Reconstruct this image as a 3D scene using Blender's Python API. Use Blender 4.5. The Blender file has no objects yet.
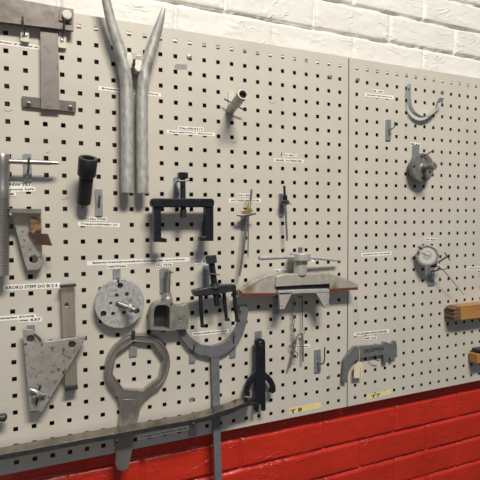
import bpy, bmesh, math, random
from mathutils import Vector, Matrix, noise
from mathutils.geometry import tessellate_polygon
random.seed(7)
C = bpy.context.scene.collection
ZB = 1.993                      # height of the first hole row above the floor (metres)
# ------------------------------------------------------------------ camera (solved from the 38 mm hole grid)
F = 479.708
R = ((0.91311101, 0.00499523, -0.40768043), (-0.0223266, 0.99903718, -0.03776547), (0.40709926, 0.04358619, 0.91234338))
CX, CY, CZ = 0.0309, -1.1715, -0.4433
# board frame: X mm right from first hole column, Z mm up from first hole row, h mm out from the board face
def W(X, Z, h): return Vector((X/1000, -h/1000, Z/1000 + ZB))
def T(px, py, h=0.0):
    u, v = (px-240)/F, (py-240)/F
    d = [R[0][i]*u + R[1][i]*v + R[2][i] for i in range(3)]
    t = (-h/1000 - CY)/d[2]
    return (1000*(CX + d[0]*t), 1000*(CZ - d[1]*t), h)
def TT(pts, h): return [T(x, y, h)[:2] for x, y in pts]
# ------------------------------------------------------------------ materials
def nt(name):
    m = bpy.data.materials.new(name); m.use_nodes = True
    t = m.node_tree; return m, t, t.nodes, t.links, t.nodes['Principled BSDF']
def mat(name, c1, c2=None, rough=.5, metal=0., scale=60., bump=0., c3=None, bscale=None, coat=0., spec=.5, lo=.35, hi=.65, stretch=(1, 1, 1), c3s=.45):
    m, t, n, l, b = nt(name)
    b.inputs['Roughness'].default_value = rough; b.inputs['Metallic'].default_value = metal
    b.inputs['Specular IOR Level'].default_value = spec
    if coat: b.inputs['Coat Weight'].default_value = coat; b.inputs['Coat Roughness'].default_value = .2
    tc = n.new('ShaderNodeTexCoord'); mp = n.new('ShaderNodeMapping'); mp.inputs['Scale'].default_value = stretch
    l.new(tc.outputs['Object'], mp.inputs['Vector'])
    if c2 is None: b.inputs['Base Color'].default_value = (*c1, 1)
    else:
        nz = n.new('ShaderNodeTexNoise'); nz.inputs['Scale'].default_value = scale; nz.inputs['Detail'].default_value = 6; nz.inputs['Roughness'].default_value = .6
        l.new(mp.outputs[0], nz.inputs['Vector'])
        cr = n.new('ShaderNodeValToRGB'); e = cr.color_ramp.elements
        e[0].position = lo; e[0].color = (*c1, 1); e[1].position = hi; e[1].color = (*c2, 1)
        l.new(nz.outputs['Fac'], cr.inputs[0]); out = cr.outputs[0]
        if c3:
            n2 = n.new('ShaderNodeTexNoise'); n2.inputs['Scale'].default_value = scale*c3s; n2.inputs['Detail'].default_value = 8
            l.new(mp.outputs[0], n2.inputs['Vector'])
            r2 = n.new('ShaderNodeValToRGB'); r2.color_ramp.elements[0].position = .56; r2.color_ramp.elements[1].position = .7
            mx = n.new('ShaderNodeMix'); mx.data_type = 'RGBA'
            l.new(n2.outputs['Fac'], r2.inputs[0]); l.new(r2.outputs[0], mx.inputs[0]); l.new(out, mx.inputs[6]); mx.inputs[7].default_value = (*c3, 1)
            out = mx.outputs[2]
        l.new(out, b.inputs['Base Color'])
    if bump:
        nb = n.new('ShaderNodeTexNoise'); nb.inputs['Scale'].default_value = bscale or scale*3; nb.inputs['Detail'].default_value = 4
        l.new(mp.outputs[0], nb.inputs['Vector'])
        bp = n.new('ShaderNodeBump'); bp.inputs['Strength'].default_value = bump; bp.inputs['Distance'].default_value = .001
        l.new(nb.outputs['Fac'], bp.inputs['Height']); l.new(bp.outputs[0], b.inputs['Normal'])
    return m
def wallpaint(name, c1, c2, rough):
    m = mat(name, c1, c2, rough, 0, 6, .6, None, 70); t = m.node_tree; n, l = t.nodes, t.links
    old = [x for x in n if x.type == 'BUMP'][0]; tc = [x for x in n if x.type == 'TEX_COORD'][0]
    mp = n.new('ShaderNodeMapping'); mp.inputs['Scale'].default_value = (1, 1, 2.4); mp.inputs['Rotation'].default_value = (0, .25, 0); l.new(tc.outputs['Object'], mp.inputs[0])
    a = n.new('ShaderNodeTexNoise'); a.inputs['Scale'].default_value = 11; a.inputs['Detail'].default_value = 2.5; a.inputs['Distortion'].default_value = .6; l.new(mp.outputs[0], a.inputs['Vector'])
    r = n.new('ShaderNodeValToRGB'); e = r.color_ramp.elements; e[0].position = .475; e[0].color = (0, 0, 0, 1); e[1].position = .5; e[1].color = (1, 1, 1, 1); x = e.new(.535); x.color = (0, 0, 0, 1)
    l.new(a.outputs['Fac'], r.inputs[0])
    b = n.new('ShaderNodeTexNoise'); b.inputs['Scale'].default_value = 13; b.inputs['Detail'].default_value = 2; l.new(tc.outputs['Object'], b.inputs['Vector'])
    r2 = n.new('ShaderNodeValToRGB'); r2.color_ramp.elements[0].position = .52; r2.color_ramp.elements[1].position = .66; l.new(b.outputs['Fac'], r2.inputs[0])
    mu = n.new('ShaderNodeMath'); mu.operation = 'MULTIPLY'; l.new(r.outputs[0], mu.inputs[0]); l.new(r2.outputs[0], mu.inputs[1])
    bp = n.new('ShaderNodeBump'); bp.inputs['Strength'].default_value = .6; bp.inputs['Distance'].default_value = .003
    l.new(mu.outputs[0], bp.inputs['Height']); l.new(old.outputs[0], bp.inputs['Normal'])
    p = n['Principled BSDF']; l.new(bp.outputs[0], p.inputs['Normal'])
    return m
M = dict(
 blue_zinc=mat('bright_bluish_zinc', (.42, .49, .55), (.56, .63, .69), .3, .65, 60),
 board=mat('board_paint', (.535, .505, .445), (.575, .545, .48), .5, 0, 9, .12, None, 500),
 wall_white=wallpaint('white_wall_paint', (.70, .69, .66), (.76, .75, .72), .5),
 wall_red=wallpaint('red_wall_paint', (.47, .024, .011), (.55, .031, .014), .3),
 wall_shade=mat('shaded_wall_behind_board', (.045, .04, .036), (.07, .06, .05), .9, 0, 20),  # near-black colour paints the shade on the wall behind the board
 zinc=mat('zinc_plate', (.30, .33, .35), (.42, .45, .47), .38, .55, 120),
 zinc_light=mat('cream_plate', (.60, .58, .48), (.70, .67, .56), .45, 0, 120),
 galv=mat('galvanised_steel', (.31, .31, .285), (.60, .59, .55), .48, .35, 85, .4, (.25, .25, .235), stretch=(1, 1, .5), lo=.3, hi=.7),
 cast_white=mat('oxidised_zinc', (.60, .58, .52), (.75, .73, .68), .7, .1, 160, .5),
 mill=mat('dull_mill_steel', (.14, .125, .12), (.20, .18, .17), .42, .75, 40, .1, (.11, .09, .075)),
 barsteel=mat('polished_bar_steel', (.27, .245, .21), (.38, .345, .295), .3, 1, 40, .2, (.18, .15, .12)),
 clevis=mat('grey_clevis_steel', (.24, .24, .215), (.34, .34, .305), .42, .4, 60, .15, (.16, .15, .13)),
 rustmill=mat('rust_blotched_steel', (.19, .17, .155), (.26, .235, .22), .45, .5, 30, .1, (.085, .06, .045), c3s=1.),
 steel=mat('worn_steel', (.24, .23, .215), (.34, .325, .30), .38, .7, 60, .12, (.16, .13, .11)),
 spot_steel=mat('spotted_grey_steel', (.30, .29, .27), (.41, .40, .375), .4, .4, 45, .12, (.085, .07, .055), c3s=2.0),
 disc=mat('speckled_steel', (.42, .43, .43), (.66, .67, .67), .36, .45, 130, .2, (.26, .26, .26)),
 satin=mat('satin_steel', (.31, .295, .275), (.40, .38, .35), .3, .75, 45, .06, None, stretch=(1, 1, .25)),
 bright=mat('bright_steel', (.55, .54, .52), (.66, .65, .62), .25, .7, 60),
 grey=mat('grey_phosphate_steel', (.165, .17, .18), (.215, .22, .23), .5, .35, 60, .1),
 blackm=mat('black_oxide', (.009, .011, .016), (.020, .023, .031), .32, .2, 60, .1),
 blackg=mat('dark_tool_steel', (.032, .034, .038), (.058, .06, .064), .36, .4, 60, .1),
 blackr=mat('black_socket_finish', (.02, .02, .022), (.03, .03, .032), .45, .1, 60),
 hole=mat('recess_shade', (.012, .011, .01), None, .8),  # near-black colour painting the shade inside bores, slots and sockets
 alu=mat('stained_cast_metal', (.42, .395, .34), (.54, .51, .45), .45, .3, 35, .2, (.26, .20, .13)),
 channel=mat('grey_channel_steel', (.46, .45, .42), (.56, .55, .51), .45, .35, 50, .1),
 redp=mat('red_lead_paint', (.12, .028, .02), (.17, .04, .028), .55, 0, 60),
 brass=mat('brass', (.42, .31, .12), (.52, .40, .18), .38, .6, 80),
 hub=mat('dull_hub_steel', (.17, .165, .15), (.24, .23, .21), .48, .35, 70, .1),
 wood=mat('orange_wood', (.33, .15, .045), (.44, .225, .07), .55, 0, 30, .2, None, 60, stretch=(.25, 2, 4)),
 woodend=mat('dark_end_grain', (.09, .05, .028), (.21, .125, .06), .75, 0, 45, .6, None, 90, stretch=(.3, .6, 6)),
 leather=mat('brown_leather', (.09, .05, .038), (.13, .075, .055), .6, 0, 50, .2),
 rust=mat('rusty_fibre', (.13, .07, .035), (.30, .18, .09), .85, 0, 160, .8),
 paper=mat('label_paper', (.84, .83, .79), (.88, .87, .83), .6, 0, 30),
 tag=mat('buff_card', (.66, .57, .40), (.74, .64, .46), .7, 0, 60),
 yellow=mat('yellow_tape', (.74, .63, .27), (.80, .70, .34), .5, 0, 40),
 ink=mat('black_ink', (.02, .02, .02), None, .7),
 inkgrey=mat('faded_ink', (.10, .095, .09), None, .7),
 sticker=mat('grey_sticker', (.26, .25, .25), (.32, .31, .30), .5, 0, 60),
 pencil=mat('pencil_mark', (.22, .19, .17), None, .8),
 dial=mat('dial_face', (.55, .545, .51), (.62, .615, .58), .35, 0, 60),
 cord=mat('cotton_string', (.62, .58, .48), None, .8),
 smear=mat('grey_blue_smear', (.20, .22, .25), (.28, .30, .33), .5, .3, 60),
)
# ------------------------------------------------------------------ mesh builder (world coordinates, re-centred on the thing)
class MB:
    def __init__(s): s.v = []; s.f = []
    def add(s, vs, fs):
        o = len(s.v); s.v += [Vector(v) for v in vs]; s.f += [tuple(i+o for i in f) for f in fs]; return s
    def prism(s, polys, h0, h1, bow=None):
        # polys[0] outline in (X, Z) mm, the rest holes; solid from h0 to h1
        if not isinstance(polys[0][0], (tuple, list, Vector)): polys = [polys]
        flat = [p for q in polys for p in q]; n = len(flat)
        tri = tessellate_polygon([[Vector((p[0], p[1], 0)) for p in q] for q in polys])
        b = bow or (lambda X, Z: 0)
        vs = [W(p[0], p[1], h1 + b(p[0], p[1])) for p in flat] + [W(p[0], p[1], h0 + b(p[0], p[1])) for p in flat]
        fs = [tuple(t) for t in tri] + [tuple(i+n for i in reversed(t)) for t in tri]
        o = 0
        for q in polys:
            k = len(q)
            for i in range(k): a, c = o+i, o+(i+1) % k; fs.append((a, c, c+n, a+n))
            o += k
        return s.add(vs, fs)
    def tube(s, pts, r, n=14, cap=True, flat=None):
        # pts: (X, Z, h) mm ; r: mm or list
        P = [W(*p) for p in pts]; rr = r if isinstance(r, (list, tuple)) else [r]*len(P)
        vs = []; fs = []; up = None
        for i, p in enumerate(P):
            d = (P[min(i+1, len(P)-1)] - P[max(i-1, 0)])
            if d.length < 1e-9: d = Vector((0, 0, 1))
            d.normalize()
            if up is None:
                up = Vector((0, 1, 0)) if abs(d.y) < .9 else Vector((1, 0, 0))
            a = (up - d*up.dot(d)).normalized(); up = a; c = d.cross(a)
            fl = flat[i] if flat else (1, 1)
            for k in range(n):
                t = 2*math.pi*k/n
                vs.append(p + (a*math.cos(t)*fl[0] + c*math.sin(t)*fl[1])*rr[i]/1000)
        for i in range(len(P)-1):
            for k in range(n):
                fs.append((i*n+k, i*n+(k+1) % n, (i+1)*n+(k+1) % n, (i+1)*n+k))
        if cap: fs += [tuple(reversed(range(n))), tuple(range((len(P)-1)*n, len(P)*n))]
        return s.add(vs, fs)
    def lathe(s, p0, p1, prof, n=28, phase=0., cap=True):
        # prof: (distance mm along p0->p1, radius mm)
        A = W(*p0); d = (W(*p1)-A).normalized()
        up = Vector((0, 0, 1)) if abs(d.z) < .9 else Vector((1, 0, 0))
        a = (up - d*up.dot(d)).normalized(); c = d.cross(a); vs = []; fs = []
        for t, r in prof:
            for k in range(n):
                g = 2*math.pi*(k+phase)/n
                vs.append(A + d*t/1000 + (a*math.cos(g)+c*math.sin(g))*r/1000)
        for i in range(len(prof)-1):
            for k in range(n): fs.append((i*n+k, i*n+(k+1) % n, (i+1)*n+(k+1) % n, (i+1)*n+k))
        if cap: fs += [tuple(reversed(range(n))), tuple(range((len(prof)-1)*n, len(prof)*n))]
        return s.add(vs, fs)
    def box(s, X0, X1, Z0, Z1, h0, h1): return s.prism([(X0, Z0), (X1, Z0), (X1, Z1), (X0, Z1)], h0, h1)
    def obb(s, c, ux, uz, uh, sx, sz, sh):
        # box about centre c (X,Z,h) with axes given as (X,Z,h) directions
        f = lambda u: (W(*u)-W(0, 0, 0)).normalized()
        c = W(*c); ux, uz, uh = f(ux), f(uz), f(uh); vs = []
        for i in (-.5, .5):
            for j in (-.5, .5):
                for k in (-.5, .5): vs.append(c + ux*i*sx/1000 + uz*j*sz/1000 + uh*k*sh/1000)
        return s.add(vs, [(0, 1, 3, 2), (4, 6, 7, 5), (0, 4, 5, 1), (2, 3, 7, 6), (0, 2, 6, 4), (1, 5, 7, 3)])
ORI = {}
def build(name, mb, m, parent=None, origin=None, label=None, bevel=.5, ang=35, bseg=2):
    o0 = ORI[parent.name] if parent else (W(*origin) if origin else sum(mb.v, Vector())/len(mb.v))
    me = bpy.data.meshes.new(name); me.from_pydata([v-o0 for v in mb.v], [], mb.f); me.update()
    bm = bmesh.new(); bm.from_mesh(me); bmesh.ops.remove_doubles(bm, verts=bm.verts, dist=1e-6)
    bmesh.ops.recalc_face_normals(bm, faces=bm.faces); bm.to_mesh(me); bm.free()
    me.polygons.foreach_set('use_smooth', [True]*len(me.polygons)); me.set_sharp_from_angle(angle=math.radians(ang))
    for mm in (m if isinstance(m, list) else [m]): me.materials.append(M[mm] if isinstance(mm, str) else mm)
    o = bpy.data.objects.new(name, me); C.objects.link(o)
    if parent: o.parent = parent
    else: o.location = o0
    ORI[o.name] = o0
    if bevel:
        b = o.modifiers.new('edge', 'BEVEL'); b.width = bevel/1000; b.segments = bseg; b.limit_method = 'ANGLE'; b.angle_limit = math.radians(40); b.use_clamp_overlap = True
        b.harden_normals = False
    if label: o['label'] = label
    return o
def tag(o, label, cat, group=None):
    o['label'] = label; o['category'] = cat
    if group: o['group'] = group
    return o
def thing(name, label, cat, origin, group=None):
    o = bpy.data.objects.new(name, None); C.objects.link(o); o.location = W(*origin); o.empty_display_size = .02
    ORI[o.name] = W(*origin); return tag(o, label, cat, group)
def circ(cx, cz, r, n=24, ph=0, a0=0, a1=360):
    full = abs(a1-a0) >= 360
    k = n if full else n+1
    return [(cx + r*math.cos(math.radians(a0 + (a1-a0)*i/n + ph)), cz + r*math.sin(math.radians(a0 + (a1-a0)*i/n + ph))) for i in range(k)]
def lerp(a, b, t): return tuple(x+(y-x)*t for x, y in zip(a, b))
def smooth_path(p, it=2):
    for _ in range(it):
        q = [p[0]]
        for a, b in zip(p, p[1:]): q += [lerp(a, b, .25), lerp(a, b, .75)]
        p = q + [p[-1]]
    return p
def scale_at(px, py, h):        # mm per pixel (vertical)
    return abs(T(px, py-1, h)[1] - T(px, py+1, h)[1])/2
# ------------------------------------------------------------------ setting: the painted brick wall
GAP = 32.0
def build_wall():
    BW, BH = 278.5, 89.6
    def height(X, Z):
        k = math.floor((Z-18.5)/BH); zc = Z-18.5-k*BH
        wob = 2.2*noise.noise(Vector((X*.006, Z*.01, 3.1)))
        off = 114 if k % 2 == 0 else 254
        if k < -8: off += 36
        xb = (X-off+3*noise.noise(Vector((Z*.02, k, 7.7))))/BW; j = math.floor(xb); xc = (xb-j)*BW
        dz = min(zc, BH-zc)+wob*.5; dx = min(xc, BW-xc)
        rnd = noise.cell_vector(Vector((j*1.7+.3, k*2.3+.2, .5)))
        ss = lambda d, a, b: max(0., min(1., (b-d)/(b-a)))
        gz = ss(dz+1.2*noise.noise(Vector((X*.05, k*9.1, 4.))), 2.9, 6.2)*max(.15, min(1.15, .85+.9*noise.noise(Vector((X*.011, k*3.3, 1.)))))
        gx = ss(dx+1.2*noise.noise(Vector((j*5.1, Z*.05, 4.))), 2.4, 6.)*max(.15, min(1., .75+.9*noise.noise(Vector((j*2.7, Z*.012, 1.)))))
        body = 1.5*(rnd.x-.5) + (zc/BH-.5)*1.6*(rnd.y-.5)*2
        e = max(0, 1-min(dz, dx)/16.)
        rough = .8*noise.noise(Vector((X*.02, Z*.035, 0.))) + .45*noise.noise(Vector((X*.06, Z*.09, 5.)))
        r = noise.noise(Vector((X*.022+rnd.x*9, Z*.045+rnd.y*9, 2.)))
        rough += 1.5*max(0, .10-abs(r))/.10*max(0, noise.noise(Vector((X*.014, Z*.02, 9.)))*2)
        return body + rough - e*e*1.6 - 8.5*max(gz, .85*gx)
    xs = [-320+4.0*i for i in range(620)]
    zs = [-1520+3.5*i for i in range(158)] + [-960+60*i for i in range(16)] + [-26+3.5*i for i in range(142)]
    nx = len(xs); vs = []
    for z in zs:
        for x in xs: vs.append(W(x, z, -GAP-2 + height(x, z)))
    fs = []; mi = []
    for j in range(len(zs)-1):
        for i in range(nx-1):
            a = j*nx+i; fs.append((a, a+1, a+1+nx, a+nx)); mi.append(1 if zs[j] < -1002 else (2 if zs[j] < 6 and -40 < xs[i] < 1780 else 0))  # wall strip behind the panels takes the painted shade
    # thickness: a plain back
    b = len(vs); X0, X1, Z0, Z1 = xs[0], xs[-1], zs[0], zs[-1]
    mb = MB(); mb.v = vs; mb.f = fs
    o = None
    me = bpy.data.meshes.new('wall_back'); me.from_pydata(vs, [], fs); me.update()
    me.materials.append(M['wall_white']); me.materials.append(M['wall_red']); me.materials.append(M['wall_shade'])
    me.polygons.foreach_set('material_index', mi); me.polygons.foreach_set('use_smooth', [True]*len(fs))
    me.update()
    o = bpy.data.objects.new('wall_back', me); C.objects.link(o); o['kind'] = 'structure'
    s = o.modifiers.new('depth', 'SOLIDIFY'); s.thickness = .1; s.offset = -1
    return o
build_wall()
# ------------------------------------------------------------------ the two perforated panels
def pegboard(label, X0, X1, cols):
    Zt, Zb, hs = 28., -1011., 5.0
    rows = [-38.*r for r in range(27)]
    cz = sorted([Zb, Zt] + [z+d for z in rows for d in (-hs, hs)]); cx = sorted([X0, X1] + [x+d for x in cols for d in (-hs, hs)])
    t = 1.5; mb = MB(); nx, nz = len(cx), len(cz)
    vs = [W(x, z, 0) for z in cz for x in cx] + [W(x, z, -t) for z in cz for x in cx]; o = nx*nz; fs = []
    hole = lambda i, j: i % 2 == 1 and j % 2 == 1 and 0 < i < nx-2 and 0 < j < nz-2
    for j in range(nz-1):
        for i in range(nx-1):
            a = j*nx+i
            if hole(i, j):
                q = [a, a+1, a+1+nx, a+nx]
                for k in range(4): fs.append((q[k], q[(k+1) % 4], q[(k+1) % 4]+o, q[k]+o))
            else:
                fs.append((a, a+1, a+1+nx, a+nx)); fs.append((a+o, a+nx+o, a+1+nx+o, a+1+o))
    mb.add(vs, fs)
    root = thing('pegboard', label, 'pegboard', ((X0+X1)/2, Zb, 0), None)
    p = build('perforated_sheet', mb, 'board', root, bevel=0)
    fl = MB(); d = 16.5
    fl.box(X0, X0+1.5, Zb, Zt, -d, -.02); fl.box(X1-1.5, X1, Zb, Zt, -d, -.02)
    fl.box(X0+1.5, X1-1.5, Zt-1.5, Zt, -19.5, -.02); fl.box(X0+1.5, X1-1.5, Zb, Zb+1.5, -27, -.02)
    build('edge_flange', fl, 'board', root, bevel=.4)
    return root
left_board = pegboard('large left pegboard panel carrying most of the tools', -64., 903.6, [38.*i for i in range(-1, 24)])
X2 = 23*38 + 1.6001*38
right_board = pegboard('right pegboard panel with the dial gauge and wooden bar', 907.2, X2+23*38+27.6, [X2+38.*i for i in range(24)])
def screw(px, py, root):
    x, z, _ = T(px, py, 1); mb = MB().lathe((x, z, .1), (x, z, 9), [(0, 6.5), (1.2, 6.5), (3, 5), (3.6, 2.5)], 20)
    s = build('fixing_screw', mb, 'zinc', root, label='zinc screw head', bevel=0)
    g = MB().obb((x, z, 3.7), (1, .6, 0), (-.6, 1, 0), (0, 0, 1), 6, 1.2, .4); build('screw_slot', g, 'hole', s, bevel=0)
for p in ((189.3, 57), (191.3, 399), (328.5, 376.5), (330.4, 76.6)): screw(*p, left_board)
for p in ((358, 79.5), (442, 92), ): screw(*p, right_board)
def scribble(pts, root):
    build('pencil_mark', MB().tube([T(x, y, .15) for x, y in pts], .5, 5), 'pencil', root, bevel=0)
scribble([(61, 198), (62.5, 200), (67, 198), (71, 197.5)], left_board)
scribble([(4, 110), (8, 111.5), (13, 110)], left_board); scribble([(46, 153), (50, 151.5)], left_board)
scribble([(231, 141), (234, 143.5), (237, 141)], left_board); scribble([(268.5, 102), (273, 103.5), (276, 101.5)], left_board)
scribble([(356.5, 302), (357.3, 312), (357.8, 324)], right_board); scribble([(353.5, 303), (354, 319)], right_board)
# ------------------------------------------------------------------ typed paper labels
fonts = {}
def lettering(text, x0, z0, x1, z1, height, h, parent, m='ink', width=None, bold=0.):
    cu = bpy.data.curves.new('t', 'FONT'); cu.body = text; cu.size = 1; cu.align_x = 'CENTER'; cu.align_y = 'CENTER'; cu.resolution_u = 2; cu.offset = bold
    ob = bpy.data.objects.new('t', cu); C.objects.link(ob)
    me = bpy.data.meshes.new_from_object(ob.evaluated_get(bpy.context.evaluated_depsgraph_get()))
    vs = [v.co.copy() for v in me.vertices]; fs = [tuple(p.vertices) for p in me.polygons]
    bpy.data.objects.remove(ob); bpy.data.curves.remove(cu); bpy.data.meshes.remove(me)
    if not vs: return
    xa, xb = min(v.x for v in vs), max(v.x for v in vs); ya, yb = min(v.y for v in vs), max(v.y for v in vs)
    L = math.hypot(x1-x0, z1-z0); ux, uz = (x1-x0)/L, (z1-z0)/L
    sx = (width or L)/(xb-xa); sy = height/(yb-ya); cx, cz = (x0+x1)/2, (z0+z1)/2
    mb = MB(); P = []
    for v in vs:
        a, b = (v.x-(xa+xb)/2)*sx, (v.y-(ya+yb)/2)*sy
        P.append(W(cx+a*ux-b*uz, cz+a*uz+b*ux, h))
    mb.add(P, fs); return build('lettering', mb, m, parent, bevel=0)
def paper(pieces, label, name='paper_label', m='paper', grp='typed labels on the pegboard', cat='label', th=8.5):
    # pieces: (px0, py0, px1, py1, text, lift)
    root = None
    for k, pc in enumerate(pieces):
        ax, ay, bx, by, text = pc[:5]; hh = pc[5] if len(pc) > 5 else th
        z = .35 + .35*k
        x0, z0, _ = T(ax, ay, z); x1, z1, _ = T(bx, by, z); L = math.hypot(x1-x0, z1-z0); nx, nz = -(z1-z0)/L, (x1-x0)/L
        if root is None: root = thing(name, label, cat, ((x0+x1)/2, (z0+z1)/2, 0), grp)
        q = [(x0-nx*hh/2, z0-nz*hh/2), (x1-nx*hh/2, z1-nz*hh/2), (x1+nx*hh/2, z1+nz*hh/2), (x0+nx*hh/2, z0+nz*hh/2)]
        s = build('strip', MB().prism(q, z-.33, z), m, root, bevel=0)
        if text: lettering(text, x0, z0, x1, z1, hh*.56, z+.12, s, 'ink', L*.90, .035)
    return root
paper([(-6, 41.2, 40.5, 48, 'utligator til ratored ub', 9.5)], 'typed label ending in ratored behind the T-shaped bracket upright')
paper([(98.5, 88, 161, 95, 'Brassehandtak for gruvbane', 9.5)], 'typed label crossing behind the two long bent pipes')
paper([(166.5, 131.6, 215, 134.6, 'Styrelagring demon', 9), (178.5, 128, 203.5, 129.2, 'Nu.0541/1', 9)], 'two-line typed label left of and below the protruding pipe stub')
paper([(78, 223.8, 120, 225.2, 'Toppnokkelar nr', 10), (89, 218.8, 107, 219.4, 'Nu 7700', 9)], 'two-line typed label under the black socket')
paper([(8.5, 184.5, 31, 184.8, 'NW 751', 12), (8.5, 189.7, 35.5, 189.2, 'pump kyle', 10), (-6, 194.8, 16, 194, 's', 8.5)], 'typed pump kyle label below the threaded spindle crossbar')
paper([(3, 288, 60, 285.2, 'KROKO STEFF DO BI 2 4', 13)], 'wide capital-letter label just left of the flat steel bar top')
paper([(-8, 319.2, 36, 316.2, 'tanavering 47/W8', 11), (18.5, 320.4, 42, 319.2, 'nw 637', 11)], 'two-strip typed label above the triangular plate')
paper([(87, 263.3, 190, 259.3, 'Bakerste bremsetrommelavdragere hest gear navn avdrager', 11), (106.5, 266.8, 127, 266.2, 'N#79266', 9), (155, 265.2, 173, 264.6, 'Nu 7376', 9)], 'longest typed label above the round flange and the clevis block')
paper([(194.5, 262, 206, 261.2, 'Nu 8', 11)], 'small label tucked behind the three-legged black puller head')
paper([(192, 334.5, 229, 330.6, 'Hendelsring nus', 10)], 'typed label hanging inside the curved half-ring spanner')
paper([(138, 438, 189, 427.8, 'Losning av fordmor vinne', 11)], 'shaded label at the bottom edge of the board under the long bar')
paper([(229, 200.5, 261, 200.7, 'AVTREKKER FOR', 9.5), (238, 195.3, 252, 195.3, 'NU 845', 9)], 'two-line label behind the brass-nutted two-prong tool')
paper([(274, 160, 303.5, 161.4, 'SIKKEL AVTREKKER', 9.5), (282, 155, 297, 155.6, 'FW 867-1', 9)], 'two-line label above the thin rod with black stud')
paper([(274, 270.8, 288, 270.9, 'Nu 7035', 10)], 'small label on the left of the grey sleeve of the T-handle puller')
paper([(307.5, 261.3, 316.5, 259.8, 'nr 3', 7.5)], 'tiny label to the right of the T-handle puller sleeve')
paper([(296, 346.8, 310, 345.8, 'Nw', 9)], 'small label behind the hanging chain')
paper([(354.2, 334.6, 389, 331, 'ZYLINDERKOPFAUFZIEHER', 11), (365, 338.6, 377, 337.6, 'MP 035', 10)], 'two-line capital label above the grey angled gauge plate')
paper([(365, 94.6, 393.5, 97.6, 'dempehogget demon ar', 11), (372, 90.6, 384, 92.2, 'NL 307', 10)], 'two-line label left of the U-shaped metal strap')
paper([(410, 143.7, 420.7, 145.3, 'MP 434', 11)], 'small label at the top of the dark round hub')
paper([(425, 239, 437.5, 240, 'Nu 8201', 10)], 'small label above the dial gauge')
paper([(361.3, 255, 391.5, 253.2, 'justeringsur til ventil', 11)], 'single-line label to the left of the dial gauge')
paper([(467.5, 268.3, 486, 267.6, 'Hovolventil', 10), (477, 271.4, 490, 271.2, 'nr', 8)], 'label cut by the right edge of the photo, right of the gauge needle')
tp = paper([(289.2, 411.3, 321.3, 405, '', 17)], 'yellow tape strip marked T8 on the left board edge', 'tape_strip', 'yellow', 'yellow tape strips along the bottom edge', 'tape')
a, b = T(290.5, 412, .8), T(302, 409, .8); lettering('T 8', a[0], a[1], b[0], b[1], 11.5, .8, tp, 'ink', bold=.03)
tp = paper([(366.5, 397.2, 391.3, 391.7, '', 15)], 'yellow tape strip with a smudged T7 on the right board edge', 'tape_strip', 'yellow', 'yellow tape strips along the bottom edge', 'tape')
a, b = T(371, 396.8, .8), T(380.5, 394.5, .8); lettering('T7', a[0], a[1], b[0], b[1], 10, .8, tp, 'ink', bold=.03)
q = TT([(174.5, 65.3), (177, 64), (187, 64.5), (187, 69.3), (175, 69.2)], .5)
tag(build('sticker', MB().prism(q, .02, .5), 'sticker', bevel=0), 'torn grey sticker remnant right of the bent pipes', 'sticker')
# ------------------------------------------------------------------ hooks
HG = 'metal peg hooks clipped into the board'
def hook(rect, label, pin=None, pr=2.2, m='zinc', dimple=None, th=4.0):
    x0, y0, x1, y1 = rect
    A = T(x0, (y0+y1)/2, th); B = T(x1, (y0+y1)/2, th); mid = (x0+x1)/2
    top = T(mid, y0, th)[1]; bot = T(mid, y1, th)[1]
    root = thing('tool_hook', label, 'hook', ((A[0]+B[0])/2, (top+bot)/2, 0), HG)
    w = B[0]-A[0]; r = min(3., w*.25); q = []
    for cx, cz, a in ((B[0]-r, top-r, 0), (A[0]+r, top-r, 90), (A[0]+r, bot+r, 180), (B[0]-r, bot+r, 270)):
        q += circ(cx, cz, r, 4, 0, a, a+90)
    build('plate', MB().prism(q, .1, th), m, root, bevel=.8)
    if pin:
        pts = smooth_path([T(*p) for p in pin], 1)
        build('pin', MB().tube(pts, pr, 10), 'mill', root, bevel=0)
    if dimple:
        d = T(*dimple, th); build('screw_head', MB().lathe((d[0], d[1], th), (d[0], d[1], th+9), [(0, 4.2), (1.2, 4), (2, 2.2)], 16), 'bright', root, bevel=0)
    return root
hook((20.5, 28.5, 29, 41.5), 'pale hook plate under the left of the T-bracket crossbar', [(24.5, 34, 9), (24, 29, 24), (23, 23, 28), (22.3, 16.5, 30)], 2, 'zinc_light', (26, 35), 9)
hook((58, 32.5, 66.3, 47.8), 'pale hook plate beside the T-bracket upright', [(63, 36, 9), (64, 31, 24), (63.8, 26, 30), (65, 19, 37)], 2.2, 'zinc_light', (61.8, 40.5), 9)
hook((23.2, 153.5, 31.8, 181.5), 'hook holding the crossbar of the threaded spindle', [(28, 172, 4), (28.5, 167, 30), (28.7, 164.2, 42), (29, 157.5, 44)], 2.2, dimple=(27.5, 176.5))
hook((95.3, 189, 102.7, 216.2), 'empty hook plate right of the black socket', [(99, 207, 4), (99.3, 203, 14), (99.5, 195, 18)], 2.0)
hook((78.2, 199, 86.5, 217.5), 'hook plate showing below the black socket', [(82.5, 208, 4), (83.5, 200, 30)], 2.6)
hook((129.3, 338, 137.2, 356.5), 'hook inside the big ring spanner', [(133, 343, 4), (133.2, 336, 20), (133.4, 331, 23)], 4.6)
hook((113.2, 268.5, 120.6, 283), 'hook carrying the round bolted flange', [(117, 278, 4), (118, 283, 22), (118.5, 279, 28)], 2.2)
hook((160, 268.5, 169.5, 293), 'hook behind the clevis block bolt', [(165, 273, 4), (169.5, 272.5, 24), (173.8, 272.5, 26)], 2.0)
hook((173.7, 177.5, 178, 199.5), 'hook behind the screw of the large black puller', [(175.8, 183, 4), (177, 181.5, 62), (189.5, 180.2, 62)], 1.8)
hook((203, 265, 209.5, 287), 'hook behind the screw of the three-legged puller', [(206, 273, 4), (207, 273.5, 58), (219.5, 274.8, 58)], 1.8)
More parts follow.
